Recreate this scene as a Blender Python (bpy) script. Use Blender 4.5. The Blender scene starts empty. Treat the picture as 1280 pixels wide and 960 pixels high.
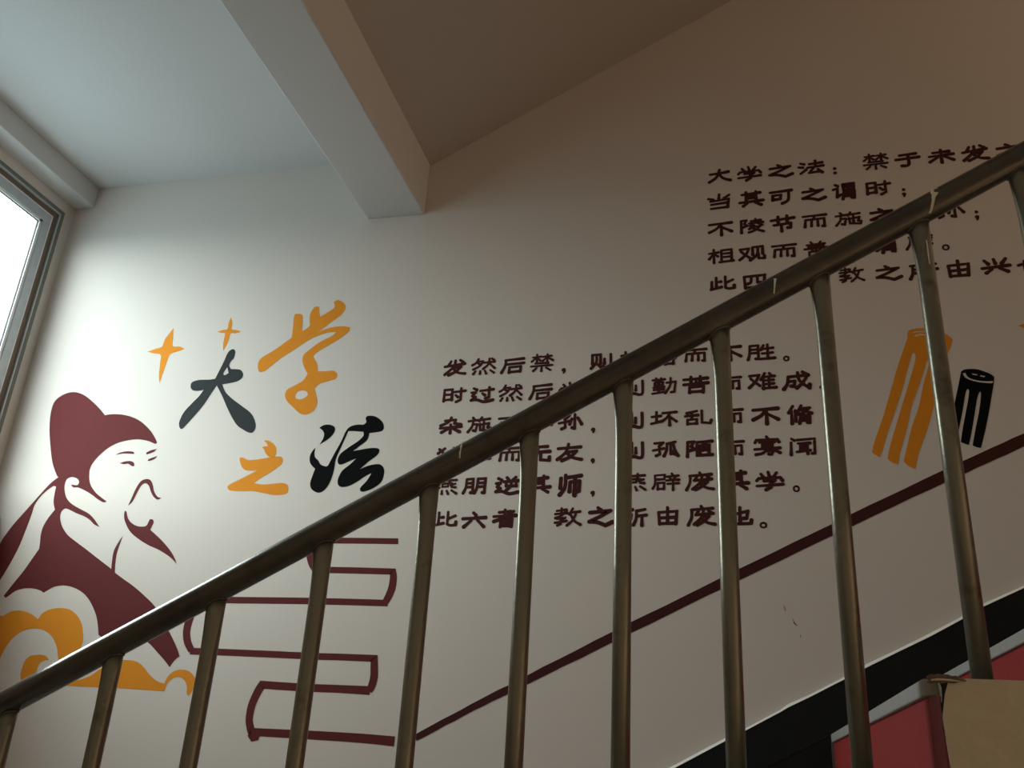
import bpy, bmesh, math, random
from mathutils import Vector, Matrix, geometry

# ------------------------------------------------------------------ camera, sky, lights, exposure
C = bpy.context.scene.collection
S = bpy.context.scene
F_PX = 1135.376                                   # focal length in pixels of the 1280x960 frame
YAW, PITCH, ROLL = -0.260799, 0.399712, 0.062413
def cam_axes():
    f = Vector((math.sin(YAW)*math.cos(PITCH), math.cos(YAW)*math.cos(PITCH), math.sin(PITCH)))
    r = Vector((math.cos(YAW), -math.sin(YAW), 0)); u = r.cross(f)
    return math.cos(ROLL)*r+math.sin(ROLL)*u, -math.sin(ROLL)*r+math.cos(ROLL)*u, f
CR, CU, CF = cam_axes()
cam_d = bpy.data.cameras.new('camera'); cam = bpy.data.objects.new('camera', cam_d); C.objects.link(cam)
cam_d.sensor_width = 36; cam_d.lens = 36*F_PX/1280; cam_d.clip_start = .02
cam.matrix_world = Matrix(((CR.x,CU.x,-CF.x,0),(CR.y,CU.y,-CF.y,0),(CR.z,CU.z,-CF.z,0),(0,0,0,1)))
S.camera = cam
S.view_settings.view_transform = 'Standard'; S.view_settings.look = 'None'
S.view_settings.gamma = 1; S.view_settings.use_curve_mapping = False
S.view_settings.exposure = 0.04

w = bpy.data.worlds.new('overcast_sky'); S.world = w; w.use_nodes = True
bg = w.node_tree.nodes['Background']; wn = w.node_tree
tc_ = wn.nodes.new('ShaderNodeTexCoord'); sx_ = wn.nodes.new('ShaderNodeSeparateXYZ'); rp_ = wn.nodes.new('ShaderNodeValToRGB')
mp_ = wn.nodes.new('ShaderNodeMapRange'); mp_.inputs['From Min'].default_value=-1; mp_.inputs['From Max'].default_value=1
wn.links.new(tc_.outputs['Generated'],sx_.inputs[0]); wn.links.new(sx_.outputs['Z'],mp_.inputs['Value']); wn.links.new(mp_.outputs['Result'],rp_.inputs[0]); wn.links.new(rp_.outputs[0],bg.inputs['Color'])
e_=rp_.color_ramp.elements; e_[0].position=.47; e_[0].color=(.15,.20,.225,1); e_[1].position=.53; e_[1].color=(.89,.98,1,1)   # pale ground, overcast sky
bg.inputs['Strength'].default_value = 15.0

def portal(loc, rot, sx, sy):
    d = bpy.data.lights.new('sky_portal','AREA'); d.shape='RECTANGLE'; d.size=sx; d.size_y=sy
    d.cycles.is_portal = True
    o = bpy.data.objects.new('sky_portal', d); C.objects.link(o); o.location=loc; o.rotation_euler=rot
portal((-3.53,2.45,1.735),(0,-math.pi/2,0),1.7,1.9)

def area(name, loc, rot, sx, sy, power, col):
    d = bpy.data.lights.new(name,'AREA'); d.shape='RECTANGLE'; d.size=sx; d.size_y=sy; d.energy=power; d.color=col
    o = bpy.data.objects.new(name, d); C.objects.link(o); o.location=loc; o.rotation_euler=rot
# unseen warm fill light, added over the upper floor at the right
area('warm_fill_upper',(4.3,1.9,4.8),(0,math.radians(18),0),1.0,1.4,38,(1,.74,.50))
# second added warm fill, on the floor below, bounced off the front wall
area('warm_fill_lower',(4.4,1.9,-1.3),Vector((-.62,-.75,.28)).to_track_quat('-Z','Y').to_euler(),1.6,1.6,95,(1,.82,.62))

D = 3.4                                            # distance of the mural wall
def at(x, y, Y=D):
    d = CR*((x-640)/F_PX)+CU*((480-y)/F_PX)+CF
    return d*(Y/d.y)

# ------------------------------------------------------------------ helpers
def mat(name, col, rough=.6, metal=0, var=.0, vscale=8, bump=0, bscale=60, col2=None, c2scale=3, c2lo=.5, c2hi=.7, spec=.5):
    m = bpy.data.materials.new(name); m.use_nodes = True
    nt = m.node_tree; b = nt.nodes['Principled BSDF']; N = nt.nodes.new; L = nt.links.new
    b.inputs['Roughness'].default_value = rough; b.inputs['Metallic'].default_value = metal
    b.inputs['Specular IOR Level'].default_value = spec
    tc = N('ShaderNodeTexCoord')
    mx = N('ShaderNodeMix'); mx.data_type='RGBA'
    mx.inputs[6].default_value = (*[c*(1-var) for c in col],1)
    mx.inputs[7].default_value = (*[min(1,c*(1+var)) for c in col],1)
    n = N('ShaderNodeTexNoise'); n.inputs['Scale'].default_value=vscale; n.inputs['Detail'].default_value=5
    L(tc.outputs['Object'], n.inputs['Vector']); L(n.outputs['Fac'], mx.inputs[0])
    out = mx.outputs[2]
    if col2:
        n2 = N('ShaderNodeTexNoise'); n2.inputs['Scale'].default_value=c2scale; n2.inputs['Detail'].default_value=7; n2.inputs['Roughness'].default_value=.65
        r = N('ShaderNodeMapRange'); r.inputs['From Min'].default_value=c2lo; r.inputs['From Max'].default_value=c2hi
        m2 = N('ShaderNodeMix'); m2.data_type='RGBA'; m2.inputs[7].default_value=(*col2,1)
        L(tc.outputs['Object'], n2.inputs['Vector']); L(n2.outputs['Fac'], r.inputs['Value']); L(r.outputs['Result'], m2.inputs[0])
        L(out, m2.inputs[6]); out = m2.outputs[2]
    L(out, b.inputs['Base Color'])
    if bump:
        n3 = N('ShaderNodeTexNoise'); n3.inputs['Scale'].default_value=bscale; n3.inputs['Detail'].default_value=4
        bp = N('ShaderNodeBump'); bp.inputs['Strength'].default_value=bump; bp.inputs['Distance'].default_value=.004
        L(tc.outputs['Object'], n3.inputs['Vector']); L(n3.outputs['Fac'], bp.inputs['Height']); L(bp.outputs['Normal'], b.inputs['Normal'])
    return m

M = dict(
 wall = mat('wall_paint',(.685,.617,.562),.7,var=.02,vscale=1.5,bump=.12,bscale=45),
 cream = mat('cream_wall_paint',(.52,.44,.35),.8,var=.03,bump=.1),
 ceil = mat('ceiling_paint',(.62,.60,.58),.85,var=.03,vscale=1.2,bump=.15,bscale=35),
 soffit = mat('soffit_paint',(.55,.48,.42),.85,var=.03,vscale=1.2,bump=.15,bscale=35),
 steel = mat('weathered_steel_tube',(.20,.186,.142),.31,metal=.72,var=.22,vscale=9,bump=.12,bscale=90,col2=(.11,.085,.06),c2scale=14,c2lo=.56,c2hi=.74),
 rail = mat('dark_worn_handrail_steel',(.085,.072,.054),.24,metal=.5,var=.35,vscale=7,bump=.04,bscale=80,col2=(.05,.042,.035),c2scale=9,c2lo=.5,c2hi=.72),
 weld = mat('dull_weld_metal',(.15,.14,.12),.55,metal=.7,var=.4,vscale=40,bump=.5,bscale=120),
 drip = mat('dried_cream_paint',(.62,.60,.48),.5,var=.1),
 maroon = mat('maroon_paint',(.122,.024,.025),.8,spec=.12,var=.06,vscale=30),
 ink = mat('dark_maroon_paint',(.062,.017,.016),.8,spec=.12,var=.08,vscale=30),
 black = mat('blue_black_paint',(.015,.019,.020),.75,spec=.25,var=.1,vscale=30),
 jet = mat('glossless_black_paint',(.0045,.005,.005),.85,spec=.06),
 orange = mat('orange_paint',(.76,.27,.02),.8,spec=.15,var=.04,vscale=20),
 skirt = mat('black_skirting_paint',(.006,.008,.008),.5,spec=.25,var=.3,vscale=6,col2=(.05,.055,.05),c2scale=22,c2lo=.74,c2hi=.78,bump=.1),
 lip = mat('pale_plaster_lip',(.74,.71,.66),.6,var=.06,vscale=12,bump=.3),
 red = mat('red_riser_paint',(.225,.018,.016),.75,spec=.2,var=.10,vscale=14,bump=.15),
 redd = mat('dull_red_edge_paint',(.20,.030,.032),.6,var=.2,vscale=20,bump=.3,bscale=90),
 tread = mat('grey_terrazzo_tread',(.26,.245,.22),.6,var=.12,vscale=30,bump=.1),
 string = mat('drab_string_plaster',(.52,.45,.33),.75,var=.10,vscale=40,bump=.25,bscale=80),
 peel = mat('peeling_brown_paint',(.12,.07,.045),.7,var=.35,vscale=60,bump=.6,bscale=90),
 concrete = mat('grey_concrete',(.34,.30,.26),.8,var=.1,bump=.2),
 alu = mat('grey_aluminium',(.52,.56,.58),.45,metal=.3,var=.18,vscale=25,bump=.05),
 brown = mat('brown_window_track',(.16,.105,.07),.6,var=.15,vscale=20),
 olive = mat('olive_grey_frame',(.20,.20,.17),.5,metal=.3,var=.15,vscale=20),
 white = mat('white_bead_and_daylight_strip',(.85,.86,.86),.5),  # glazing beads, and strips coloured as daylight in the sash gap
 grime = mat('grimy_sill_stone',(.16,.16,.16),.7,var=.2,vscale=20),
)
g = bpy.data.materials.new('window_glass'); g.use_nodes = True; nt = g.node_tree; nt.nodes.clear()
o_ = nt.nodes.new('ShaderNodeOutputMaterial'); t_ = nt.nodes.new('ShaderNodeBsdfTransparent'); t_.inputs[0].default_value=(.93,.96,.95,1)
gl = nt.nodes.new('ShaderNodeBsdfGlossy'); gl.inputs['Roughness'].default_value=.02
lw = nt.nodes.new('ShaderNodeLayerWeight'); pw = nt.nodes.new('ShaderNodeMath'); pw.operation='POWER'; pw.inputs[1].default_value=5
nt.links.new(lw.outputs['Facing'],pw.inputs[0]); fr = nt.nodes.new('ShaderNodeMapRange'); fr.inputs['To Min'].default_value=.04; nt.links.new(pw.outputs[0],fr.inputs['Value'])
mm = nt.nodes.new('ShaderNodeMixShader')
nt.links.new(fr.outputs[0],mm.inputs[0]); nt.links.new(t_.outputs[0],mm.inputs[1]); nt.links.new(gl.outputs[0],mm.inputs[2]); nt.links.new(mm.outputs[0],o_.inputs[0])
M['glass']=g

def link(name, bm, m, parent=None, smooth=False, bevel=0):
    me = bpy.data.meshes.new(name); bmesh.ops.recalc_face_normals(bm, faces=bm.faces); bm.to_mesh(me); bm.free()
    me.materials.append(m)
    if smooth:
        for p in me.polygons: p.use_smooth = True
    o = bpy.data.objects.new(name, me); C.objects.link(o)
    if parent: o.parent = parent
    if bevel:
        b = o.modifiers.new('bevel','BEVEL'); b.width=bevel; b.segments=2; b.limit_method='ANGLE'
    return o
def box(bm, x0,x1,y0,y1,z0,z1):
    v=[bm.verts.new(p) for p in ((x0,y0,z0),(x1,y0,z0),(x1,y1,z0),(x0,y1,z0),(x0,y0,z1),(x1,y0,z1),(x1,y1,z1),(x0,y1,z1))]
    for f in ((0,3,2,1),(4,5,6,7),(0,1,5,4),(1,2,6,5),(2,3,7,6),(3,0,4,7)): bm.faces.new([v[i] for i in f])
def boxes(*bs):
    bm=bmesh.new()
    for b in bs: box(bm,*b)
    return bm
def prism(bm, pts, y0, y1):                       # polygon of (x,z) extruded along y
    a=[bm.verts.new((x,y0,z)) for x,z in pts]; b=[bm.verts.new((x,y1,z)) for x,z in pts]
    tri = geometry.tessellate_polygon([[Vector((x,z,0)) for x,z in pts]])
    for t in tri:
        bm.faces.new([a[i] for i in t]); bm.faces.new([b[i] for i in reversed(t)])
    n=len(pts)
    for i in range(n): bm.faces.new((a[i],a[(i+1)%n],b[(i+1)%n],b[i]))
def tube(bm, rings, seg=20, cap=True):            # rings: (centre, radius_u, radius_v, u, v)
    R=[]
    for c,ru,rv,u,v in rings:
        R.append([bm.verts.new(c+u*(ru*math.cos(2*math.pi*k/seg))+v*(rv*math.sin(2*math.pi*k/seg))) for k in range(seg)])
    for a,b in zip(R,R[1:]):
        for k in range(seg): bm.faces.new((a[k],a[(k+1)%seg],b[(k+1)%seg],b[k]))
    if cap: bm.faces.new(R[0]); bm.faces.new(R[-1])
def struct(name, bm, m, parent=None, label=None, **k):
    o = link(name, bm, m, parent, **k)
    if not parent: o['kind']='structure'
    if label: o['label']=label
    return o
def empty(name, loc=(0,0,0)):
    o=bpy.data.objects.new(name,None); C.objects.link(o); o.location=loc; o.empty_display_size=.1; return o
def tag(o,label,cat,group=None):
    o['label']=label; o['category']=cat
    if group: o['group']=group
    return o
def keep(o,parent):                               # parent while the mesh stays in world coordinates
    o.parent=parent; o.matrix_parent_inverse=Matrix.Translation(parent.location).inverted(); return o

# ------------------------------------------------------------------ dimensions
WX = -3.373; YE = 1.58; TR, RI = .28, .153; X1, Z1 = .269, .1656
X0 = X1-6*TR; ZL = Z1-7*RI                        # first riser of the visible flight, landing level
ZC = 2.722; YF = -.35; YG = 1.42; XR = 5.4; ZU = ZL+12*RI
SL = RI/TR
# ------------------------------------------------------------------ room shell
struct('wall_back', boxes((WX-.24,XR+.2,D,D+.2,-3.2,5.2)), M['wall'], label='white stairwell wall carrying the painted mural')
wy0, wy1, wz0, wz1 = 1.55, 3.345, .93, 2.545
struct('wall_left', boxes((WX-.12,WX,YF,D,-3.2,wz0),(WX-.12,WX,YF,D,wz1,5.2),(WX-.12,WX,wy1,D,wz0,wz1),(WX-.12,WX,YF,wy0,wz0,wz1)), M['wall'])
struct('wall_front', boxes((WX-.24,XR+.2,YF-.2,YF,-3.2,5.2)), M['cream'])
struct('wall_right', boxes((XR,XR+.2,YF,D,-3.2,5.2)), M['wall'])
struct('floor', boxes((WX,X0,YF,D,ZL-.2,ZL)), M['tread'], label='stair landing floor')
struct('floor_upper', boxes((1.67,XR,YF,D,ZU-.2,ZU)), M['tread'])
struct('floor_lower', boxes((WX,XR,YF,D,-3.2,-2.9)), M['tread'])
struct('ceiling', boxes((WX,-1.671,YF,D,ZC,ZC+.2)), M['ceil'], label='pale ceiling over the landing by the window')
struct('ceiling_upper', boxes((WX,XR,YF,D,5.0,5.2)), M['ceil'])
struct('trim_1', boxes((WX,-3.254,YF,D,2.603,ZC)), M['ceil'], label='shallow lintel beam above the window', bevel=.004)
struct('trim_2', boxes((-1.671,-1.383,YF,D,2.377,ZC+.2)), M['ceil'], label='deep ceiling beam crossing above the landing edge', bevel=.006)

def flight_body(x0, z0, n, sgn, y0, y1, th, cut=None):   # stepped concrete slab, first riser at x0 rising from z0
    pts=[(x0,z0)]
    x,z=x0,z0
    for k in range(n):
        z+=RI; pts.append((x,z))
        if k<n-1: x+=sgn*TR; pts.append((x,z))
    pts += [(x+sgn*.02,z)] 
    pts += [(x+sgn*.02,z-th-RI*.3),(x0+sgn*.05,z0-th+.06)]
    bm=bmesh.new(); prism(bm,pts,y0,y1); return bm
# flights hidden above and below: bodies only
struct('stair_flight_lower', flight_body(X0+12*TR,ZL-13*RI,13,-1,YF,YG,.16), M['concrete'])
def slab(x0,z0,x1,z1,y0,y1,th):
    bm=bmesh.new(); prism(bm,[(x0,z0),(x1,z1),(x1,z1+th),(x0,z0+th)],y0,y1); return bm
struct('trim_3', slab(-1.383,2.654,2.9,2.654+4.283*SL,YE,D,.24), M['soffit'], label='dim sloping soffit of the next flight overhead')
struct('trim_4', slab(-1.383,2.654,1.95,2.654-3.333*SL,YF,YG,.24), M['soffit'], label='sloping underside of the flight above the viewer')

# ------------------------------------------------------------------ the visible flight
fl = empty('stair_flight',(X0,(YE+D)/2,ZL)); fl['kind']='structure'; fl['label']='stair flight with red risers and grey treads rising along the mural wall'
ye = YE+.012; yw = D-.018
o=keep(link('flight_body', flight_body(X0+.03,ZL-.03,12,1,ye+.02,yw,.18), M['concrete']),fl)
for k in range(12):
    x=X0+k*TR; z=ZL+(k+1)*RI
    # red riser with a darker chamfered return at the open end
    bm=bmesh.new()
    box(bm,x+.004,x+.03,ye,yw,z-RI,z-.026)
    r=keep(link('riser',bm,M['red']),fl)
    bm=bmesh.new()
    a=[(x+.004,ye-.0005),(x+.016,YE-.004),(x+.028,YE-.004),(x+.028,ye-.0005)]
    lo=[bm.verts.new((p[0],p[1],z-RI)) for p in a]; hi=[bm.verts.new((p[0],p[1],z-.026)) for p in a]
    bm.faces.new(lo); bm.faces.new(hi)
    for i in range(4): bm.faces.new((lo[i],lo[(i+1)%4],hi[(i+1)%4],hi[i]))
    e=keep(link('riser_edge',bm,M['redd']),fl)
    # grey tread slab with nosing
    t=keep(link('tread',boxes((x-.004,x+TR+.002 if k<11 else x+.05,ye-.002,yw,z-.026,z)),M['tread'],bevel=.003),fl)
# drab plaster side of the flight, stepped top edge
pts=[(X0+.018,ZL-.14)]
for k in range(12):
    x=X0+k*TR+.018; z=ZL+(k+1)*RI
    rnd=random.Random(k)
    n=7
    for i in range(n): pts.append((x+rnd.uniform(-.0012,.0022)*(1 if 0<i<n-1 else 0), z-RI+.002+(RI-.002)*i/(n-1)))
    if k<11: pts.append((x+TR,z))
pts.append((1.7,ZU)); pts.append((1.7,ZU-.34)); 
bm=bmesh.new(); prism(bm,pts,YE-.010,YE+.010)
s=keep(link('string_side',bm,M['string']),fl); s['label']='drab beige plaster side of the flight with a flaking edge'
# peeled paint curling along the top edge of the visible step side
def ribbon(name, pts, m, parent, y, th=.003, width=.003):
    bm=bmesh.new()
    for i in range(len(pts)-1):
        (xa,za,wa),(xb,zb,wb)=pts[i],pts[i+1]
        v=[bm.verts.new(p) for p in ((xa,y,za-wa),(xb,y,zb-wb),(xb,y,zb+wb),(xa,y,za+wa),(xa,y+th,za-wa),(xb,y+th,zb-wb),(xb,y+th,zb+wb),(xa,y+th,za+wa))]
        for f in ((0,1,2,3),(4,7,6,5),(0,4,5,1),(1,5,6,2),(2,6,7,3),(3,7,4,0)): bm.faces.new([v[j] for j in f])
    return keep(link(name,bm,m),parent)
def pp(px,py,Y): q=at(px,py,Y); return q.x,q.z
def prib(name, pl, m, parent, Y, th=.003):
    out=[]
    for px,py,wpx in pl:
        a=at(px,py-wpx/2,Y); b=at(px,py+wpx/2,Y); out.append(((a.x+b.x)/2,(a.z+b.z)/2,abs(a.z-b.z)/2))
    return ribbon(name,out,m,parent,Y,th)
prib('peeling_edge',[(1159,847.5,5),(1163,846.5,8),(1168,845.5,5),(1173,845,6),(1178,845,4),(1184,845.2,5),(1190,846.5,3.4),(1195,847,5),(1199,848.5,3),(1204,849.8,3.4),(1208,851,1)],M['peel'],fl,YE-.0145,.004)
prib('peeling_edge',[(1159,852.5,2),(1164,852.8,3.4),(1170,852,2.2),(1177,852.6,3),(1184,852.2,1.6),(1192,853,2.2),(1197,852.6,1)],M['peel'],fl,YE-.0135,.003)
prib('peeling_edge',[(1164,849.8,1.8),(1172,849,2.6),(1180,849.4,2),(1188,850,2.4),(1196,850.6,1)],M['string'],fl,YE-.0175,.0015)
bm=bmesh.new()
for tri in ([(1174,853),(1185,853),(1181,868)],[(1177,856),(1181,868),(1178,897)],[(1181,868),(1178,897),(1176,880)],[(1178,905),(1181,916),(1179,914)]):
    bm.faces.new([bm.verts.new(at(a,b,YE-.0108)) for a,b in tri])
keep(link('flaked_patch',bm,M['skirt']),fl)

# skirting against the wall: a sloping band, stepped infill and a pale lip of plaster above it
toppx=[(844.4,959.4),(906,926.6),(933.4,912.5),(975.6,890),(985,884.4),(1013,871),(1054,850),(1082,835),(1125,813.8),(1162,796),(1201,775),(1231,757.5),(1280,735)]
top=[pp(a,b,D-.015) for a,b in toppx]
nz=lambda x: Z1+SL*(x-X1)+.004
off0=top[0][1]-nz(top[0][0]); off1=top[-1][1]-nz(top[-1][0])
top=[(X0-.1,nz(X0-.1)+off0),(-1.0,nz(-1.0)+off0-.004),(-.6,nz(-.6)+off0+.003)]+top+[(1.3,nz(1.3)+off1),(1.9,nz(1.9)+off1)]
bm=bmesh.new(); prism(bm,top+[(1.9,nz(1.9)),(X0-.1,nz(X0-.1))],D-.015,D)
sk=struct('baseboard_back',bm,M['skirt'],label='black painted skirting sloping up along the stair wall')
bm=bmesh.new()
for k in range(11):
    x=X0+k*TR; z=ZL+(k+1)*RI
    prism(bm,[(x-.004,z+.001),(x+TR-.006,z+.001),(x+TR-.006,z+RI-.002)],D-.012,D)
link('skirting_infill',bm,M['skirt'],sk)
bm=bmesh.new()
L=[(x,z+.0) for x,z in top]; rnd=random.Random(3)
U=[(x,z+.0085+rnd.uniform(-.002,.0025)) for x,z in top]
lv=[(bm.verts.new((x,D-.017,z)),bm.verts.new((x,D-.014,z+.003)),bm.verts.new((u[0],D-.0004,u[1]+.001))) for (x,z),u in zip(L,U)]
for p_,q_ in zip(lv,lv[1:]):
    bm.faces.new((p_[0],q_[0],q_[1],p_[1])); bm.faces.new((p_[1],q_[1],q_[2],p_[2]))
link('plaster_lip',bm,M['lip'],sk)['label']='pale plaster edge above the black skirting'

# ------------------------------------------------------------------ window at the left
win=empty('window_1',(WX,2.45,wz0)); win['kind']='structure'; win['label']='bright sliding window beside the landing'
def ring(name, m, ya,yb,za,zb, w, xa,xb, bevel=.0015):
    bm=bmesh.new()
    box(bm,xa,xb,ya,yb,zb-w,zb); box(bm,xa,xb,ya,yb,za,za+w); box(bm,xa,xb,ya,ya+w,za+w,zb-w); box(bm,xa,xb,yb-w,yb,za+w,zb-w)
    return keep(link(name,bm,m,bevel=bevel),win)
e=.002
ring('window_frame',M['olive'],wy0+e,wy1-e,wz0+e,wz1-e,.020,WX-.10,WX+.002)
ring('window_frame',M['alu'],wy0+.022,wy1-.022,wz0+.022,wz1-.022,.010,WX-.10,WX+.001)
ring('window_track',M['brown'],wy0+.032,wy1-.032,wz0+.032,wz1-.032,.030,WX-.10,WX-.008)
ym=(wy0+wy1)/2
for (a,b,dx) in ((ym-.03,wy1-.068,0),(wy0+.068,ym+.03,-.032)):
    za0,zb0=wz0+.066,wz1-.066
    ring('sash_daylight_strip',M['white'],a-.005,b+.005,za0-.005,zb0+.005,.006,WX-.034+dx,WX-.005+dx,0)  # white strip added in place of daylight leaking between sash and track
    s=ring('window_sash',M['alu'],a+.001,b-.001,za0+.001,zb0-.001,.050,WX-.036+dx,WX-.004+dx,.003)
    bm=bmesh.new(); i=.051
    ya,yb,za,zb=a+i,b-i,za0+i,zb0-i
    for q in ((ya,yb,zb-.014,zb),(ya,yb,za,za+.014),(ya,ya+.014,za,zb),(yb-.014,yb,za,zb)): box(bm,WX-.028+dx,WX-.008+dx,*q)
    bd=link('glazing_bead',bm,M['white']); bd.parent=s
    bm=bmesh.new()
    for q in ((ya+.014,yb-.014,zb-.018,zb-.014),(ya+.014,yb-.014,za+.014,za+.018),(ya+.014,ya+.018,za+.014,zb-.014),(yb-.018,yb-.014,za+.014,zb-.014)): box(bm,WX-.024+dx,WX-.016+dx,*q)
    bd=link('rubber_seal',bm,M['grime']); bd.parent=s
    gp=link('pane',boxes((WX-.022+dx,WX-.018+dx,a+.055,b-.055,za0+.055,zb0-.055)),M['glass']); gp.parent=s
struct('trim_5', boxes((WX,WX+.085,1.45,D-.002,.80,.925)), M['grime'], label='window sill', bevel=.006)

# ------------------------------------------------------------------ railing
YR=1.63; RR=.0262
def rz(x): return YR*(.3745+.544*(x/YR+.264))
rl=empty('stair_railing',(X0,YR,ZL+RI)); tag(rl,'dark metal stair railing with round handrail and upright tubes in front of the mural','railing')
dirv=Vector((1,0,.544)).normalized(); vv=Vector((0,1,0)); uu=dirv.cross(vv).normalized()
bm=bmesh.new()
xs=[-1.62,-1.3,-.9,-.4,0,.4,.8,1.2,1.66]
tube(bm,[(Vector((x,YR,rz(x))),RR,RR,uu,vv) for x in xs],40)
keep(link('handrail',bm,M['rail'],smooth=True),rl)
for p in rl.children[-1].data.polygons:
    if len(p.vertices)>4: p.use_smooth=False
bx=[-.874,-.744,-.618,-.4875,-.360,-.2396,-.128,-.013,.105,.2215,.338,.456,.574,.692,.81,.928]
ex,ey,ez=Vector((1,0,0)),Vector((0,1,0)),Vector((0,0,1))
for i,b in enumerate(bx):
    x=b*YR; zt=rz(x)-.018
    k=math.floor((x+.006-X0)/TR); k=max(0,min(11,k)); zb=ZL+(k+1)*RI
    if x<X0: zb=ZL
    rnd=random.Random(i*7+1)
    bm=bmesh.new(); rb=.0163
    rings=[(Vector((x,YR,zb)),rb,rb,ex,ey),(Vector((x,YR,zb+.5)),rb,rb,ex,ey),(Vector((x,YR,zt-.14)),rb,rb,ex,ey)]
    for dz,ru,rv,dx in ((.10,.0166,.0160,-.0002),(.065,.0176,.0150,-.0012),(.035,.0190,.0140,-.0022),(.0,.0200,.0135,-.003)):
        rings.append((Vector((x+dx,YR,zt-dz)),ru,rv,ex,ey))
    tube(bm,rings,28)
    t=keep(link('baluster',bm,M['steel'],smooth=True),rl)
    # weld bead round the top
    bm=bmesh.new(); seg=28; R=[]
    for a in range(seg):
        th=2*math.pi*a/seg; cx=x-.003+.0205*math.cos(th); cy=YR+.0145*math.sin(th)
        dy=abs(cy-YR); zz=rz(cx)-math.sqrt(max(RR*RR-dy*dy,0))/math.cos(math.atan(.544))-.001
        rr=.0014*(1+rnd.uniform(-.3,.5)); out=Vector((math.cos(th),math.sin(th),0))
        R.append([bm.verts.new(Vector((cx,cy,zz))+out*(rr*math.cos(f))+ez*(rr*math.sin(f))) for f in [2*math.pi*j/6 for j in range(6)]])
    for a in range(seg):
        for j in range(6): bm.faces.new((R[a][j],R[(a+1)%seg][j],R[(a+1)%seg][(j+1)%6],R[a][(j+1)%6]))
    wb=link('weld_bead',bm,M['weld'],smooth=True); wb.parent=t
# dried paint drips on the rail face and on one tube
def drip(pl, Y, parent, flat=False):
    bm=bmesh.new(); prev=None
    for px,py,wpx in pl:
        ring_=[]
        for s_ in (-1,-.5,0,.5,1):
            c=CR*((px+s_*wpx/2-640)/F_PX)+CU*((480-py)/F_PX)+CF          # ray through the drip, met with the tube
            if not flat:
                # intersect with the sloping handrail cylinder
                p0=Vector((0,YR,rz(0))); dd=c-dirv*c.dot(dirv); oo=-p0+dirv*p0.dot(dirv); R_=RR+.0004
            else:
                p0=Vector((flat,YR,0)); dd=Vector((c.x,c.y,0)); oo=Vector((-p0.x,-p0.y,0)); R_=.0166
            A=dd.dot(dd);B=2*dd.dot(oo);Cc=oo.dot(oo)-R_*R_; disc=max(B*B-4*A*Cc,0); t=(-B-math.sqrt(disc))/(2*A)
            q=c*t; ring_.append(bm.verts.new(q*(1-.0006*(1-abs(s_)))))
        if prev:
            for i in range(4): bm.faces.new((prev[i],prev[i+1],ring_[i+1],ring_[i]))
        prev=ring_
    keep(link('paint_drip',bm,M['drip'],smooth=True),parent)
drip([(1168,235,9),(1168,241,10),(1167,246,5),(1166,254,3.5),(1164,262,3),(1162,267,2.5)],0,rl)
drip([(969,348,3.5),(968.5,354,2.4),(968,361,2),(967.5,367,1.8)],0,rl)
drip([(579,552,3),(576.5,558,2.4),(575,566,2),(574.5,573,1.6)],0,rl)
drip([(1158,300,1.6),(1160,315,2.2),(1162,330,1.6)],0,rl,flat=bx[9]*YR)

# ------------------------------------------------------------------ mural: flat paint on the back wall
YP=D-.0006
CROP=dict(A=(0,360,4),B=(0,560,4.8),C=(0,700,4.8),D=(180,360,4.8),E=(310,360,4.8),F=(270,500,5.565),G=(220,660,3.43),H=(1060,390,4.364),P=(0,0,1),J=(0,820,6.857))
def parse(spec):                                  # "A: x,y x,y! B: x,y"  ("!" marks a sharp corner)
    pts=[]; cur='P'
    for tk in spec.split():
        if tk.endswith(':'): cur=tk[:-1]; continue
        cn=tk.endswith('!'); tk=tk.rstrip('!'); x,y=map(float,tk.split(','))
        ox,oy,s=CROP[cur]; pts.append((ox+x/s,oy+y/s,cn))
    return pts
def smooth_loop(pts, n=5):
    out=[]; N=len(pts)
    for i in range(N):
        p0,p1,p2,p3=pts[i-1],pts[i],pts[(i+1)%N],pts[(i+2)%N]
        a=p1 if p1[2] else p0; d=p2 if p2[2] else p3
        for k in range(n):
            t=k/n
            out.append(tuple(.5*((2*p1[j])+(-a[j]+p2[j])*t+(2*a[j]-5*p1[j]+4*p2[j]-d[j])*t*t+(-a[j]+3*p1[j]-3*p2[j]+d[j])*t**3) for j in (0,1)))
    return out
def painted(name, m, loops, parent=None, y=YP):
    polys=[]
    for l in loops: polys.append([at(x,yy,D) for x,yy in smooth_loop(parse(l))])
    bm=bmesh.new()
    flat=[v for p in polys for v in p]
    tri=geometry.tessellate_polygon([[Vector((v.x,v.z,0)) for v in p] for p in polys])
    vs=[bm.verts.new((v.x,y,v.z)) for v in flat]
    for t in tri:
        try: bm.faces.new([vs[i] for i in t])
        except ValueError: pass
    me=bpy.data.meshes.new(name); bm.to_mesh(me); bm.free(); me.materials.append(m)
    o=bpy.data.objects.new(name,me); C.objects.link(o)
    if parent: keep(o,parent)
    return o

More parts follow.
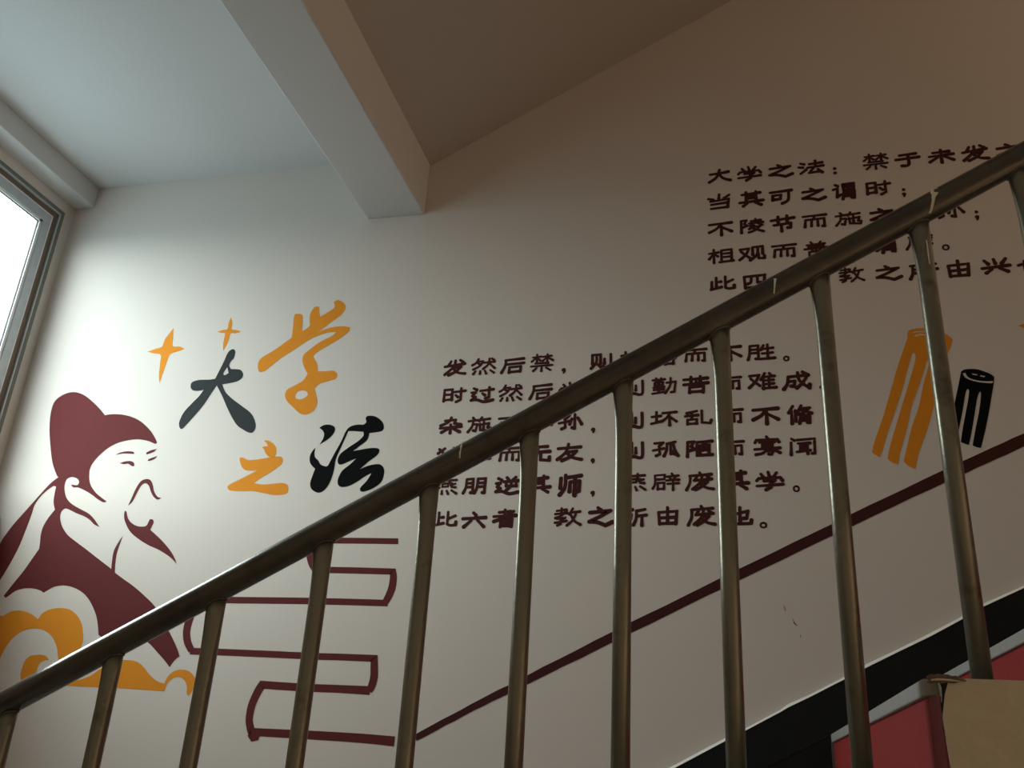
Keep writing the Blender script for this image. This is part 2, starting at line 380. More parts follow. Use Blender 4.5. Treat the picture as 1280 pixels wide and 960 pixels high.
sc=painted('scholar_painting',M['maroon'],[
 "A: 285,940! 262,870 250,760 248,690 255,620 272,570 305,540 345,523 385,522 425,538 465,570 500,605 525,636! 560,631 610,633 660,645 705,668 745,705 770,740 785,772 776,780! 740,765 690,757 640,762 590,775 545,798 505,830 470,868 450,905 "
 "B: 536,160 537,195 548,230 575,268 610,298 640,320! 622,326 590,310 555,283 515,258 470,238 440,236 425,218! 445,222 465,222 475,205 465,185 435,175 405,185 390,215 388,255 400,300 430,335 480,365 530,392 560,420 585,455 598,475! 565,458 540,432 505,410 460,392 420,372 395,363 375,375 363,400 363,435 378,480 410,525 460,565 520,610 590,665 655,715 667,727! 680,630 705,575 737,527! 715,590 700,640 692,700 690,748! 740,785 800,828 860,880 925,945 "
 "C: 970,350 1010,420 1045,490 1070,550 1077,578! 1045,605 1018,643! 985,600 945,555 900,505 860,480 780,455 700,470 640,480 592,450! 583,360 565,300 535,240 495,195 440,165 385,153 330,160 290,180 262,197! 235,180 190,170 140,172 95,185 60,210 35,228! 22,215! "
 "B: 75,820 140,740 200,655 235,605! 240,570 245,520 260,470 290,420 330,370! 322,330 325,290 337,232! 315,232 255,280 210,340 190,400 160,480 120,580 80,660 40,730 0,795 -25,830! -25,620! 0,575 20,540 80,460 160,370 240,280 300,215 350,175!"])
tag(sc,'maroon mural of a bearded scholar in a tall cap and robe, left of the wall','painting')
for nm,sp in (('eyebrow',"B: 693,42! 720,28 760,20 800,23 805,36! 770,34 735,34"),('eye',"B: 718,92! 745,82 780,78 803,88 805,108 790,108 770,95 745,97"),
  ('eyebrow',"B: 878,28! 905,14 942,5! 925,22 900,33 880,38"),('eye',"B: 890,68! 915,58 945,48! 930,65 905,76 888,77"),
  ('mustache',"B: 768,347! 790,300 815,245 845,200 880,186 905,195 918,225 925,260 945,292 970,300! 945,310 920,290 905,260 892,225 870,212 845,230 820,275 795,322"),
  ('beard',"B: 750,375! 760,385 768,420 790,450 830,470 875,468 893,440 900,428 918,430 922,448 912,470 903,492! 940,525 985,570 1025,620 1050,665 1060,697! 1035,668 1000,640 950,610 890,583 830,545 780,500 750,440 745,400")):
    painted(nm,M['maroon'],[sp],sc)
cl=painted('cloud_painting',M['orange'],["C: -12,360 20,335 60,312 110,303 160,312 200,332 228,355! 255,320 300,297 360,288 420,298 465,335 490,385 498,440 495,500 470,540 420,580 350,600! 348,575 340,520 315,465 275,428 220,412 160,418 100,448 50,500 15,560 -12,620!"])
tag(cl,'orange swirling cloud painted under the scholar','painting')
painted('cloud_swirl',M['orange'],["J: 178,190! 176,150 190,100 215,40 250,5 300,-8 360,-10 400,5 418,35! 385,38 345,60 320,105 310,160 290,230 240,250 195,240"],cl)
painted('cloud_base',M['orange'],["C: 380,752! 450,725 500,712 550,690 600,655 620,640 650,620 700,602 760,600 820,610 860,640 900,690 940,725 985,742! 1010,695 1050,665 1095,658 1135,668 1165,700 1170,740 1150,790 1130,815! 1120,800 1122,760 1105,720 1075,703 1040,708 1005,740 985,788! 850,778 700,768 500,760"],cl)
for lab,sp in (('larger orange four-pointed star painted above the scholar cap',"D: 178,240! 174,300 173,348 215,352 245,366! 205,380 158,398 135,450 93,572! 90,520 97,450 100,402 60,392 20,383! 70,365 108,352 125,310 150,275"),
  ('smallest orange four-pointed star painted just above the dark title character',"D: 522,175! 530,210 528,248 555,252 582,263! 550,272 520,274 505,320 476,378! 476,330 486,275 465,270 438,263! 470,253 500,246 508,210"),
  ('tip of an orange star at the right edge, beyond the painted scrolls',"P: 1272,407! 1286,403 1292,400 1296,380 1303,362! 1303,385 1306,402 1325,410! 1305,416 1299,430 1286,460! 1288,430 1290,414 1283,411")):
    tag(painted('painted_star',M['orange'],[sp]),lab,'star','orange stars painted on the wall')
T1=painted('painted_character',M['black'],["D: 520,372 540,368 548,385 540,420 522,440 512,465 522,487! 550,487 580,492 595,515 588,540 560,560 510,572 470,578! 490,625 530,665 590,710 640,750 665,795 670,835 655,865 630,868 595,850 560,825 530,780 500,720 470,650 437,585! 400,640 360,700 310,760 260,815 230,845 213,835 213,800 240,745 290,690 330,650 358,612! 320,618 290,612 280,590 290,565 330,552 390,550 427,545! 450,500 480,440 500,395","D: 500,475! 478,510 485,523 508,510!"])
tag(T1,'dark grey brush character 大 below the smaller star','lettering')
T2=painted('painted_character',M['orange'],["E: 60,460 75,425 120,395 170,365 225,325 262,298! 270,240 278,165 300,155 325,162 328,200 325,260! 350,245 372,225! 370,180 378,145 400,115 428,112! 428,150 435,172! 480,145 520,115 514,85! 540,73 575,90 585,120 560,160 500,205 440,250 385,283! 440,255 510,235 570,230 610,235! 608,255 570,290 500,335 430,375 395,405 398,425 415,455 418,500! 470,500 515,497 535,520 525,545 480,560 430,575 398,605! 410,650 415,690 395,735 350,760 310,752 270,715 235,680 222,645 235,610 280,585 330,555 358,515! 335,470 327,435 335,400 370,370 430,325 500,290 530,265! 480,268 420,287 370,310 330,335 270,375 200,420 130,475 95,500 65,500","E: 285,640 300,622 330,615 355,625 357,645 335,662 310,668 285,660"])
tag(T2,'large orange brush character 学, highest of the title','lettering')
T3=painted('painted_character',M['orange'],["F: 165,405 190,402 230,418 300,412 370,400 440,393 462,405 460,440 420,475 360,515 300,550 265,578! 330,588 400,582 465,578 498,592 500,635 480,655 410,662 340,650 260,635 180,635 100,630 80,605 100,585 160,555 220,525 285,490! 240,492 200,485 175,455"])
tag(T3,'orange brush character 之, lowest left of the title','lettering')
painted('dot_stroke',M['orange'],["F: 335,280! 370,285 405,310 420,345 415,380 402,398 370,395 345,370 335,345 320,330! 340,322 362,325! 355,305"],T3)
T4=painted('painted_character',M['jet'],["F: 692,333! 675,350 655,385 653,430 670,460 690,478! 670,530 655,580 665,620 700,643 735,640 770,610 800,555 820,490 835,410 870,330 920,217! 960,217 1025,222! 1025,250 990,285 930,325 870,370 848,410 850,440 870,450 920,430 975,407! 930,450 880,490 850,545 848,585 870,605 920,600 980,570 1040,530 1083,508! 1050,560 1005,610 1008,635 1040,635 1100,610 1150,570 1170,510 1165,470 1140,448 1100,448 1050,460 1000,483! 1060,430 1120,385 1137,350 1120,335 1070,335 1010,345 955,355! 1000,320 1050,280 1068,230! 1110,225 1155,215 1168,190 1155,150 1110,115 1060,110 1042,125 1045,155 1025,172! 980,172 935,185 905,215 870,290 820,380 780,455! 765,462 730,450 710,420 690,400 685,370"])
tag(T4,'black brush character 法 just above the handrail','lettering')
painted('dot_stroke',M['jet'],["F: 718,195! 750,175 790,172 822,185 828,210 810,245 770,280 720,310! 745,270 752,235 740,210"],T4)

so=painted('scroll_painting',M['orange'],["H: 325,140! 325,110 345,95 400,88 450,92 510,108 550,132 568,150 560,190 530,260 505,350 480,460 455,560 425,660 385,770 368,857! 330,840 303,815! 325,720 350,620 385,520 410,400 435,310 447,250! 430,270 410,330 380,420 345,520 320,640 285,760 272,833! 240,820 215,800! 225,750 250,660 280,560 310,460 340,360 365,270 368,232 355,225 345,240 320,330 290,440 250,560 215,660 190,745 172,793! 150,780 130,765! 150,690 195,560 235,420 270,300 300,210","H: 340,118! 365,106 400,104 425,108! 420,112 395,110 365,113","H: 358,130! 385,120 425,122! 422,128 390,128 372,134"])
tag(so,'orange rolled bamboo slips painted behind the railing at right','painting')
sb=painted('scroll_painting',M['jet'],["H: 617,325! 640,313 700,312 770,335 798,355! 795,390 785,450 770,540 750,640 725,742! 700,737 680,728! 695,640 715,540 725,450 718,438 705,470 690,560 675,650 660,725! 640,720 615,710! 625,640 640,560 655,480 660,430 650,422 640,450 625,540 605,640 590,715! 570,708 553,700! 565,600 585,480 600,410","H: 625,335! 640,358 680,375 730,385 785,388 790,376! 760,378 710,374 670,364 650,350 640,332!","H: 675,335! 705,340! 705,346! 680,343!","H: 720,345! 748,350! 745,356! 722,352!"])
tag(sb,'small black rolled slips painted right of the orange ones','painting')

def stroke_poly(pl, corners=True):                 # outline of a mitred polyline: (x,y,width) in pixels
    Lp,Rp=[],[]
    n=len(pl)
    for i,(x,y,wd) in enumerate(pl):
        d0=Vector((pl[i][0]-pl[i-1][0],pl[i][1]-pl[i-1][1])).normalized() if i>0 else None
        d1=Vector((pl[i+1][0]-x,pl[i+1][1]-y)).normalized() if i<n-1 else None
        a=d0 or d1; b=d1 or d0; na=Vector((-a.y,a.x)); nb=Vector((-b.y,b.x)); m_=(na+nb)
        if m_.length<.1: m_=na
        m_.normalize(); k=min(1/max(m_.dot(na),.3),1.8)*wd/2
        Lp.append((x+m_.x*k,y+m_.y*k)); Rp.append((x-m_.x*k,y-m_.y*k))
    return Lp+Rp[::-1], (Lp,Rp)
LAY=[0]
def strip(bm, pl):
    LAY[0]+=1; y=YP-LAY[0]*2e-5
    _,(Lp,Rp)=stroke_poly(pl)
    L_=[at(a,b,D) for a,b in Lp]; R_=[at(a,b,D) for a,b in Rp]
    lv=[bm.verts.new((v.x,y,v.z)) for v in L_]; rv=[bm.verts.new((v.x,y,v.z)) for v in R_]
    for i in range(len(lv)-1): bm.faces.new((lv[i],lv[i+1],rv[i+1],rv[i]))
def catmull(pts,n=4):
    if len(pts)==2:
        return [(pts[0][0]+(pts[1][0]-pts[0][0])*k/3,pts[0][1]+(pts[1][1]-pts[0][1])*k/3) for k in range(4)]
    out=[]
    for i in range(len(pts)-1):
        p1,p2=pts[i],pts[i+1]; p0=pts[i-1] if i else p1; p3=pts[i+2] if i+2<len(pts) else p2
        def sharp(a,b,c):
            v1=Vector((b[0]-a[0],b[1]-a[1])); v2=Vector((c[0]-b[0],c[1]-b[1]))
            return v1.length<1e-6 or v2.length<1e-6 or v1.angle(v2)>.9
        if i and sharp(p0,p1,p2): p0=p1
        if i+2<len(pts) and sharp(p1,p2,p3): p3=p2
        for k in range(n):
            t=k/n; out.append(tuple(.5*(2*p1[j]+(-p0[j]+p2[j])*t+(2*p0[j]-5*p1[j]+4*p2[j]-p3[j])*t*t+(-p0[j]+3*p1[j]-3*p2[j]+p3[j])*t**3) for j in (0,1)))
    out.append(pts[-1]); return out
def G(s,wd):
    out=[]
    for tk in s.split():
        v=[float(q) for q in tk.split(',')]; out.append((220+v[0]/3.43,660+v[1]/3.43,(v[2] if len(v)>2 else wd)/3.43))
    if len(out)<3: return out
    xy=catmull([(a,b) for a,b,_ in out],4); n=len(xy)
    return [(x,y,out[min(int(k/4),len(out)-1)][2]*(1-k%4/4)+out[min(int(k/4)+1,len(out)-1)][2]*(k%4/4)) for k,(x,y) in enumerate(xy)]
bm=bmesh.new()
strip(bm,G("953,57 820,55 690,54 620,53 585,52,28 572,80,34 576,130,30 583,160,26 592,184,14",25))
strip(bm,G("592,179 665,180 800,183 930,187,27 932,215,30 925,260,32 908,300,30 895,322,28",27))
strip(bm,G("908,322 700,316 500,312 230,309 100,306 85,330,34 62,380,32 46,440,31 50,490,32 68,527,30",28))
strip(bm,G("60,528 190,532 400,541 600,550 700,553 850,559,30 850,600,32 849,640,33 838,680,32 826,698,30",29))
strip(bm,G("832,697,38 700,690 550,684 370,672 352,700,34 325,760,32 314,820,31 320,860,34 328,895,30",34))
strip(bm,G("320,874,24 345,875,34 600,889,38 800,902,40 937,915,43",38))
bm.faces.new([bm.verts.new((q.x,YP-3e-4,q.z)) for q in (at(309,919),at(325,919),at(323,925),at(314,927))])
bk=link('book_stack_painting',bm,M['maroon']); tag(bk,'maroon outline of stacked books painted beside the scholar','painting')
bm=bmesh.new()
rnd=random.Random(5); pl=[]
ctrl=[(519,922.5,8),(590,884.5,9),(659,850,10.5),(790,784,12),(925,718,13),(1065,650,14),(1207,583,15),(1280,550,15),(1400,497,16),(1500,452,16)]
for (xa,ya,wa),(xb,yb,wb) in zip(ctrl,ctrl[1:]):
    for k in range(6):
        t=k/6; pl.append((xa+(xb-xa)*t,ya+(yb-ya)*t+rnd.uniform(-.3,.3),wa+(wb-wa)*t+rnd.uniform(-.5,.5)))
strip(bm,pl)
tag(link('painted_line',bm,M['ink']),'dark maroon line painted up the wall parallel to the stairs','line')
# two short scratches in the wall paint
bm=bmesh.new()
strip(bm,[(979.5,757,.6),(981,761,1),(982,764,.5)]); strip(bm,[(991,774,.5),(993,779,1.2),(996,782,.6)]); strip(bm,[(1000,793,.4),(1001,797,.8)])
so_=link('wall_scratch',bm,M['skirt']); keep(so_, bpy.data.objects['wall_back'])

# ------------------------------------------------------------------ the inscriptions, brush strokes for every character
GL={
'大':"8,34 50,30 88,22|50,2 42,44 28,72 4,96|50,42 66,72 96,92",
'学':"20,14 28,30|46,4 50,26|76,8 66,28|4,50 12,38 88,34 96,50|30,52 70,50 52,66 54,84 36,98|4,78 96,70",
'之':"40,2 50,14|8,28 90,18 48,50 6,78 40,82 70,98 98,80",
'法':"10,16 24,24|2,44 18,48|8,94 30,66|44,26 94,20|68,2 68,46|36,52 98,44|62,52 42,92 84,86|76,68 92,94",
'禁':"10,18 46,14|28,2 28,44|26,20 6,42|30,22 44,38|54,16 92,12|74,2 74,44|72,20 54,40|76,20 98,38|22,54 78,52|4,70 96,66|50,70 50,98|28,80 14,96|70,80 88,94",
'于':"20,14 84,8|4,44 96,36|52,12 54,80 42,94 26,92",
'未':"20,22 80,18|6,48 94,40|50,2 50,98|46,46 6,88|54,46 94,84",
'发':"30,8 22,32|4,42 94,26|50,4 44,44 6,94|42,54 78,46 56,76 24,98|42,58 66,84 98,92|72,2 86,16",
'当':"50,2 48,34|4,28 24,36|92,10 70,32|12,48 90,38 84,94|16,70 84,62|14,98 86,92",
'其':"14,20 86,12|30,4 30,66|70,2 70,62|32,32 68,28|32,48 68,44|4,74 96,66|34,80 18,98|66,78 88,96",
'可':"4,16 96,8|14,38 14,70|14,38 50,36 46,66 14,68|84,14 80,76 54,98",
'谓':"14,8 24,16|4,36 22,32 18,84 34,70|46,8 92,4 90,40 48,42 46,8|68,6 68,42|48,24 90,22|48,54 42,98|48,54 92,50 90,94 80,92|48,68 90,66|48,82 90,80",
'时':"8,12 8,88|8,12 42,10 42,82|8,46 42,44|8,82 42,78|52,28 98,22|80,4 80,82 62,96|58,50 68,64",
'不':"4,12 96,4|52,8 36,44 4,72|54,28 54,98|60,40 96,72",
'陵':"8,12 8,98|8,12 30,10 20,34 32,50 14,60|48,18 86,14|66,4 66,32|40,34 96,30|54,40 44,52|76,38 92,50|60,50 40,74|58,60 84,58 64,84 38,98|52,70 96,96",
'节':"4,28 96,18|32,6 32,40|68,2 68,38|14,58 82,50 80,78 70,78|44,56 44,98",
'而':"4,12 96,6|50,10 46,34|14,40 10,94|14,40 88,34 88,96 80,94|38,42 36,90|62,40 62,90",
'施':"22,4 28,16|4,26 46,20|24,24 20,60 4,94|22,48 42,46 36,90 26,86|60,4 50,26|56,20 94,14|50,52 92,42 88,68|70,32 70,74|54,44 56,84 96,90 98,72",
'孙':"8,14 46,10 28,34|28,34 30,84 16,94|4,58 48,46|68,4 68,94 58,88|56,32 48,66|80,26 96,66",
'相':"4,30 40,24|22,4 22,98|20,34 4,68|26,38 38,52|52,12 52,94|52,12 92,8 92,90|52,36 92,34|52,60 92,58|44,94 98,88",
'观':"6,20 40,16 28,56 4,90|10,34 26,60 44,82|54,10 54,60|54,10 92,6 92,56|74,20 70,62 44,96|76,56 76,86 98,88 98,72",
'善':"30,2 36,14|70,2 64,14|14,22 86,16|20,34 80,30|50,18 50,54|4,48 96,42|32,52 36,60|68,50 64,58|22,68 22,98|22,68 80,64 78,94|22,94 78,92",
'摩':"52,2 56,12|14,20 96,14|18,20 16,60 2,98|26,34 56,32|40,24 40,50|62,32 94,30|78,22 78,50|38,36 26,48|80,34 92,46|34,62 88,58|28,74 94,70|60,58 60,96 48,98",
'此':"26,6 26,76|8,34 8,82|28,38 44,36|4,90 46,74|62,2 62,80 76,88 96,84 96,66|92,26 64,46",
'四':"10,12 14,90|10,12 92,6 86,88|38,12 36,50 24,62|62,10 62,54 76,56|14,88 86,84",
'者':"26,16 74,12|50,2 50,38|4,40 96,34|86,10 46,46 6,68|34,58 34,98|34,58 80,54 78,96|34,76 78,74|34,94 78,92",
'教':"8,16 44,10|26,2 26,32|2,34 48,28|46,14 24,44 4,56|10,60 40,54 24,68|24,66 24,88 12,96|2,82 46,72|68,4 56,36|60,26 96,20|82,24 70,66 48,96|62,40 76,72 98,92",
'所':"6,10 46,6|14,12 12,60 2,96|14,36 42,34 40,58 14,60|94,4 62,14|62,14 60,60 50,96|62,44 98,38|82,42 82,98",
'由':"10,30 14,96|10,30 92,24 86,94|50,2 50,92|14,62 88,58|14,94 86,92",
'兴':"14,10 26,34|46,4 50,32|86,4 72,34|4,62 96,50|36,70 16,94|62,66 88,90",
'也':"30,24 28,80 40,92 96,90 98,72|6,50 86,22 80,62 70,62|56,2 56,76",
'然':"26,4 16,28 2,40|20,20 46,18 34,46 6,68|24,30 32,36|52,28 94,24|72,4 68,40 48,66|72,32 96,64|82,4 92,14|16,80 8,96|36,80 36,96|56,78 62,96|78,76 94,92",
'后':"18,14 94,6|20,14 18,50 4,96|24,42 96,36|36,62 36,96|36,62 84,58 82,92|36,94 82,90",
'则':"8,8 10,68|8,8 46,6 46,66|28,20 26,60 4,96|32,70 48,90|64,36 64,66|92,6 92,84 78,96 56,86",
'扞':"4,28 40,22|24,4 24,86 10,92|4,62 40,48|52,18 92,14|48,48 98,42|72,16 72,98",
'格':"4,30 40,24|22,4 22,98|20,34 4,66|26,38 38,50|62,4 46,34|54,20 88,18 60,50 40,60|58,30 96,56|52,68 52,98|52,68 88,64 86,96|52,94 88,92",
'胜':"10,10 8,60 2,96|10,10 40,8 40,92 30,92|12,34 38,32|12,56 38,54|60,8 50,36|54,32 94,26|74,4 74,92|54,60 92,56|46,94 98,90",
'过':"12,8 26,18|4,36 22,34 8,58 22,66 4,86 30,84 60,98 98,88|42,26 98,18|80,4 80,70 66,76|52,44 62,54",
'勤':"4,16 52,12|18,4 18,26|38,4 38,24|12,32 12,48|12,32 46,30 44,46 12,48|28,26 28,92|6,62 50,58|8,76 48,72|2,98 54,88|60,34 96,28 90,90 78,92|76,6 74,50 54,96",
'苦':"4,20 96,14|32,4 32,32|68,2 68,30|4,50 98,42|52,34 52,62|26,66 26,98|26,66 80,62 78,98|26,94 78,92",
'难':"6,18 40,14 28,50 4,88|10,34 24,56 42,78|60,4 46,42|54,28 54,98|56,26 94,22|76,4 82,18|56,48 90,44|56,70 90,66|50,94 98,90|74,24 74,92",
'成':"20,28 94,20|20,28 16,66 2,96|22,54 44,52 40,82 30,80|56,4 62,52 96,94 98,74|86,36 70,66 50,92|74,2 86,14",
'杂':"50,2 40,28 6,50|24,20 70,16 66,38 94,46|4,66 96,58|50,46 50,98|44,68 12,92|56,66 90,90",
'坏':"4,40 38,34|22,8 22,78|2,86 42,70|46,16 98,10|74,14 62,46 44,70|72,38 72,98|76,46 98,74",
'乱':"46,6 10,20|4,40 50,34|28,16 28,60|12,64 12,94|12,64 46,62 44,92|12,92 46,90|64,4 64,84 94,90 98,70",
'脩':"22,4 4,40|16,30 16,98|32,28 32,86|56,2 42,34|50,18 90,14 66,40 42,50|54,26 96,44|52,58 46,98|52,58 88,54 86,96 78,94|54,72 86,70|54,84 86,82",
'独':"34,6 8,36|12,10 30,40 28,92 12,96|28,52 4,76|48,28 48,60|48,28 92,24 90,58 50,60|70,4 70,90|40,96 92,88|86,76 96,94",
'无':"14,12 86,8|4,44 96,38|46,12 40,60 6,96|58,44 58,88 96,92 96,72",
'友':"6,28 94,20|46,2 36,50 4,92|38,50 78,44 56,76 22,98|42,58 64,82 98,94",
'孤':"8,14 42,10 26,34|26,34 28,84 14,94|2,60 44,48|88,6 56,18|56,18 54,60 44,96|70,18 70,84 84,80|80,16 86,60 98,96|78,66 88,88",
'陋':"8,10 6,98|8,10 32,8 20,36 34,54 14,62|42,12 98,6|52,32 52,78|52,32 88,28 86,76|66,12 64,60|76,12 76,60|42,26 42,92 98,88",
'寡':"50,2 54,12|6,34 12,20 90,18 96,32|24,32 80,30|34,44 34,62|34,44 70,42 68,60|36,54 68,52|4,70 98,64|54,68 34,90 8,98|46,80 74,78 66,98 56,96|70,70 98,90",
'闻':"10,6 20,16|8,28 6,98|30,14 96,8 94,92 84,92|34,34 78,32|42,34 42,78|68,32 68,94|44,50 66,48|44,64 66,62|28,82 78,74",
'燕':"4,18 96,12|32,4 32,28|68,4 68,28|38,34 38,52 62,50 62,32 38,34|24,34 8,46 26,58|92,34 74,42|78,32 78,54 94,56|16,80 6,96|38,76 38,94|58,76 64,94|78,74 98,92",
'朋':"14,10 12,60 2,96|14,10 42,8 42,94 34,94|16,36 40,34|16,60 40,58|62,8 60,60 50,96|62,8 94,6 92,96 84,94|64,34 92,32|64,58 92,56",
'逆':"12,8 26,18|4,38 22,34 8,58 22,66 4,86 30,84 60,98 98,88|48,4 54,16|84,2 74,16|36,28 96,22|46,36 46,54 88,52|86,34 88,54|66,24 64,56 46,78",
'师':"12,18 10,64|32,4 30,60 8,96|44,14 98,6|52,36 50,80|52,36 92,32 90,78 82,80|72,10 72,98",
'辟':"10,12 46,8 44,34 12,36|10,12 10,60 2,88|20,56 20,94|20,56 44,54 42,92|20,92 42,90|72,2 76,12|54,20 96,14|64,24 68,36|86,20 80,34|52,42 98,38|56,62 96,58|76,40 76,98",
'废':"50,2 54,12|14,20 92,12|16,20 14,60 2,98|40,26 34,40|30,46 92,38|58,26 50,60 24,94|50,58 78,54 60,78 34,98|50,66 72,86 98,94|76,24 86,34",
'六':"46,2 56,18|4,42 96,34|38,54 10,96|64,52 90,94",
'，':"40,20 56,34 60,60 30,94",'。':"50,8 82,20 92,50 82,80 50,92 18,80 8,50 18,20 50,8 70,14",'：':"50,8 52,10|50,88 52,90",'；':"50,6 52,9|50,66 58,76 54,90 34,98"}
WIDE={'大':.17,'于':.17,'未':.16,'之':.17,'不':.17,'六':.18,'友':.16,'无':.16,'而':.155,'后':.15,'可':.16,'兴':.17,'由':.15,'此':.15,'师':.15,'苦':.15,'孙':.15,'也':.15,'坏':.15,'当':.14,'学':.135,'其':.135,'节':.14}
def character(ch, cx, cz, wd, ht, parent, seed):
    """brush strokes in wall units, centred on (cx,cz)"""
    rnd=random.Random(seed); bm=bmesh.new(); small=ch in '，。：；'; lay=[0]
    def yy():
        lay[0]+=1; return YP-lay[0]*1.2e-5
    sw=(WIDE.get(ch,.15))*ht if not small else {'，':.0150,'。':.0082,'：':.0150,'；':.0140}[ch]
    if not small:
        ns=GL[ch].count('|')+1
        sw=max(sw*1.12,.0125) if ns<8 else ht*(.170 if ns<9 else .152 if ns<11 else .135 if ns<13 else .118)
    iw,ih=wd-sw,ht-sw
    for st in GL[ch].split('|'):
        pts=[tuple(map(float,t.split(','))) for t in st.split()]
        P=[((x/100-.5)*iw+cx, (.5-y/100)*ih+cz) for x,y in catmull(pts)]
        n=len(P); w0,w1=rnd.uniform(.82,.95),rnd.uniform(1.0,1.18)
        if ch=='，' or (ch=='；' and len(pts)>2): w0,w1=1.3,.45
        if ch=='。': w0=w1=1
        Lv,Rv=[],[]
        ds=[]; y0=yy()
        for i in range(n):
            a=Vector(P[max(i-1,0)]); b=Vector(P[min(i+1,n-1)]); d=(b-a)
            if d.length<1e-7: d=Vector((1,0))
            d.normalize(); ds.append(d)
            r=sw/2*(w0+(w1-w0)*i/(n-1))*(1-.10*math.sin(math.pi*i/(n-1)))
            nn=Vector((-d.y,d.x)); p=Vector(P[i])
            Lv.append(bm.verts.new((p.x+nn.x*r,y0,p.y+nn.y*r))); Rv.append(bm.verts.new((p.x-nn.x*r,y0,p.y-nn.y*r)))
        for i in range(n-1): bm.faces.new((Lv[i],Lv[i+1],Rv[i+1],Rv[i]))
        for i,sg,wf in ((0,-1,w0),(n-1,1,w1)):       # rounded brush ends
            p=Vector(P[i]); d=ds[i]*sg; nn=Vector((-d.y,d.x)); r=sw/2*wf; fan=[]; y1=yy()
            for k in range(7):
                a=-math.pi/2+math.pi*k/6; q=p+d*(r*math.cos(a))+nn*(r*math.sin(a)); fan.append(bm.verts.new((q.x,y1,q.y)))
            bm.faces.new(fan)
        # round the sharp elbows
        for i in range(1,n-1):
            if ds[i-1].angle(ds[i+1])>.7:
                p=Vector(P[i]); r=sw/2*(w0+(w1-w0)*i/(n-1)); y2=yy()
                bm.faces.new([bm.verts.new((p.x+r*math.cos(2*math.pi*k/10),y2,p.y+r*math.sin(2*math.pi*k/10))) for k in range(10)])
    me=bpy.data.meshes.new('character'); 
    bm.normal_update()
    for f in bm.faces:
        if f.normal.y>0: f.normal_flip()
    bm.to_mesh(me); bm.free(); me.materials.append(M['ink'])
    o=bpy.data.objects.new('character',me); C.objects.link(o); o.parent=parent
L1=(540,420,4.923);L2=(780,420,4.923);L3=(540,545,4.923);L4=(780,545,4.923)
U1=(870,170,6.095);U2=(1070,170,6.095);U3=(870,265,6.095);U4=(1070,265,6.095)
LOWER=[[(L1,"发 65,138,218,252|然 238,128,400,245|后 415,125,580,238|禁 598,103,753,226|， 793,195,832,240|则 965,98,1120,212|扞 1150,85,1300,195"),(L2,"格 170,75,330,188|而 355,68,522,168|不 560,52,735,162|胜 748,40,938,158|。 975,118,1022,160")],
 [(L1,"时 55,310,215,420|过 228,303,388,418|然 405,290,565,410|后 588,285,750,400|学 770,275,935,390|， 972,362,1012,408"),(L2,"则 -30,262,135,378|勤 162,245,332,365|苦 350,235,532,362|而 565,240,735,340|难 752,215,948,340|成 965,208,1157,342|， 1200,300,1238,350")],
 [(L1,"杂 35,490,195,612|施 210,488,370,605|而 395,485,560,600|不 580,475,752,582|孙 765,468,937,588|， 975,562,1012,606"),(L2,"则 -30,458,132,580|坏 155,450,335,562|乱 360,445,550,558|而 570,438,745,545|不 775,430,967,555|脩 995,415,1172,552")],
 [(L3,"独 15,60,185,180|学 205,50,372,182|而 395,58,562,165|无 575,45,740,172|友 755,35,935,165|， 972,135,1010,178"),(L4,"则 -30,25,135,152|孤 165,20,345,138|陋 368,15,557,140|而 575,18,752,128|寡 785,-10,972,128|闻 1005,-2,1192,128")],
 [(L3,"燕 0,250,162,372|朋 182,245,345,366|逆 378,240,547,370|其 570,232,742,362|师 762,222,932,382|， 972,335,1008,382"),(L4,"燕 -30,220,142,350|辟 165,220,350,345|废 370,212,562,345|其 595,200,782,342|学 798,205,993,345|。 1035,300,1086,350")],
 [(L3,"此 -8,455,163,573|六 172,458,346,576|者 362,440,532,573|， 560,528,596,574|教 745,432,925,565|之 945,425,1127,567"),(L4,"所 -35,435,150,565|由 188,425,348,558|废 380,418,572,563|也 610,425,798,562|。 830,525,885,573")]]
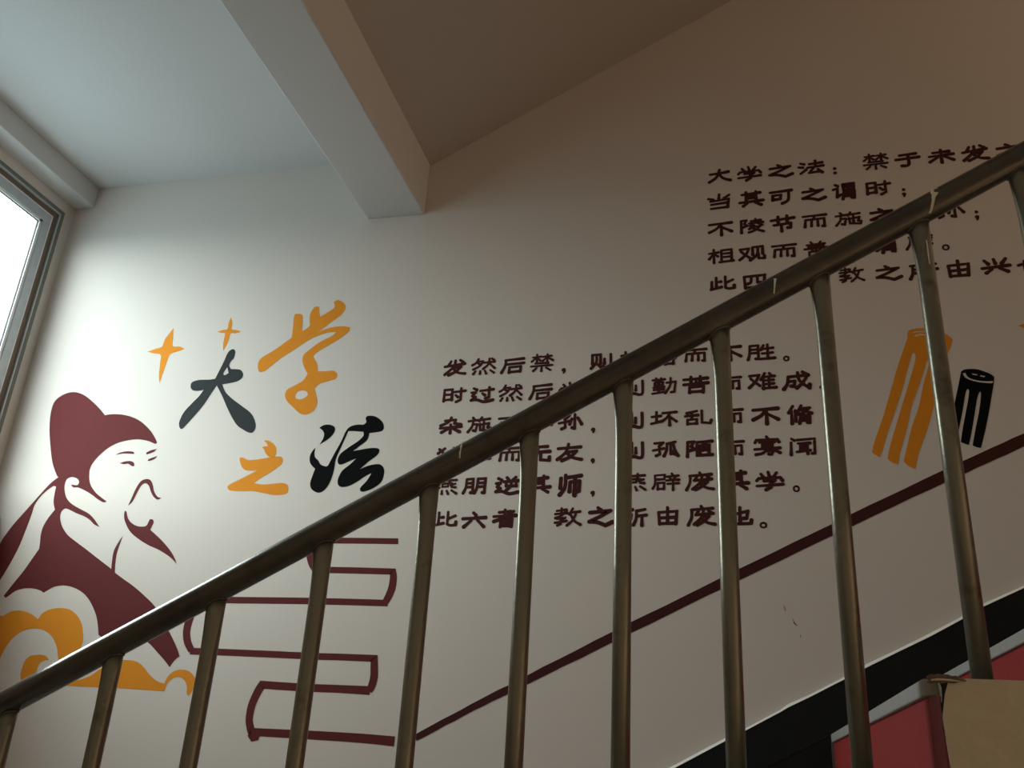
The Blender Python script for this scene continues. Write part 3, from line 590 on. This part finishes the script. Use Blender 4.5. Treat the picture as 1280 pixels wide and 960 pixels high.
UPPER=[[(U1,"大 80,243,280,365|学 302,218,512,352|之 535,205,750,328|法 765,175,987,302|： 1040,232,1075,296"),(U2,"禁 38,122,255,265|于 280,115,505,248|未 530,88,768,220|发 788,58,1022,202|之 1045,45,1290,182")],
 [(U1,"当 75,430,280,567|其 310,408,530,548|可 545,395,750,532|之 785,383,1000,507|谓 1025,345,1234,497"),(U2,"时 55,330,277,465|； 345,392,385,476")],
 [(U3,"不 80,68,292,194|陵 318,38,530,170|节 552,12,770,164|而 795,6,1013,130|施 1045,-12,1272,118"),(U4,"之 85,-40,310,92|谓 330,-60,550,80|孙 575,-75,842,60|； 895,-18,947,74")],
 [(U3,"相 82,268,298,402|观 310,245,538,386|而 562,232,782,358|善 808,212,1022,352|之 1045,195,1262,330"),(U4,"谓 105,170,325,328|摩 365,155,600,294|。 650,242,718,298")],
 [(U3,"此 92,478,310,614|四 335,463,555,602|者 590,448,800,592|， 868,548,905,598|教 1080,412,1290,546"),(U4,"之 130,395,362,535|所 390,380,640,525|由 670,353,892,510|兴 932,338,1196,486|也 1208,325,1450,478")]]
def inscription(name, rows, label):
    a=at(rows[0][0][0][0]+10,rows[0][0][0][1]+60,D)
    root=empty(name,(a.x,YP,a.z)); tag(root,label,'lettering')
    sd=0
    for r in rows:
        ln=bpy.data.objects.new('text_line',None); C.objects.link(ln); ln.parent=root; ln.location=(0,0,0); ln.empty_display_size=.05
        ln.matrix_parent_inverse=Matrix.Translation(root.location).inverted()
        for (ox,oy,s),items in r:
            for it in items.split('|'):
                ch,bb=it.split(' '); x0,y0,x1,y1=[float(v)/s for v in bb.split(',')]
                cx,cy=ox+(x0+x1)/2,oy+(y0+y1)/2
                c=at(cx,cy,D); wd=at(ox+x1,cy,D).x-at(ox+x0,cy,D).x; ht=at(cx,oy+y0,D).z-at(cx,oy+y1,D).z
                skew=.04 if rows is LOWER else .075
                if ch not in '，。：；': ht-= skew*wd*.5
                sd+=1; character(ch,c.x,c.z,wd,ht,ln,sd)
inscription('inscription',LOWER,'six lines of dark maroon calligraphy painted mid wall behind the balusters')
inscription('inscription',UPPER,'five lines of dark maroon calligraphy painted upper right above the handrail')
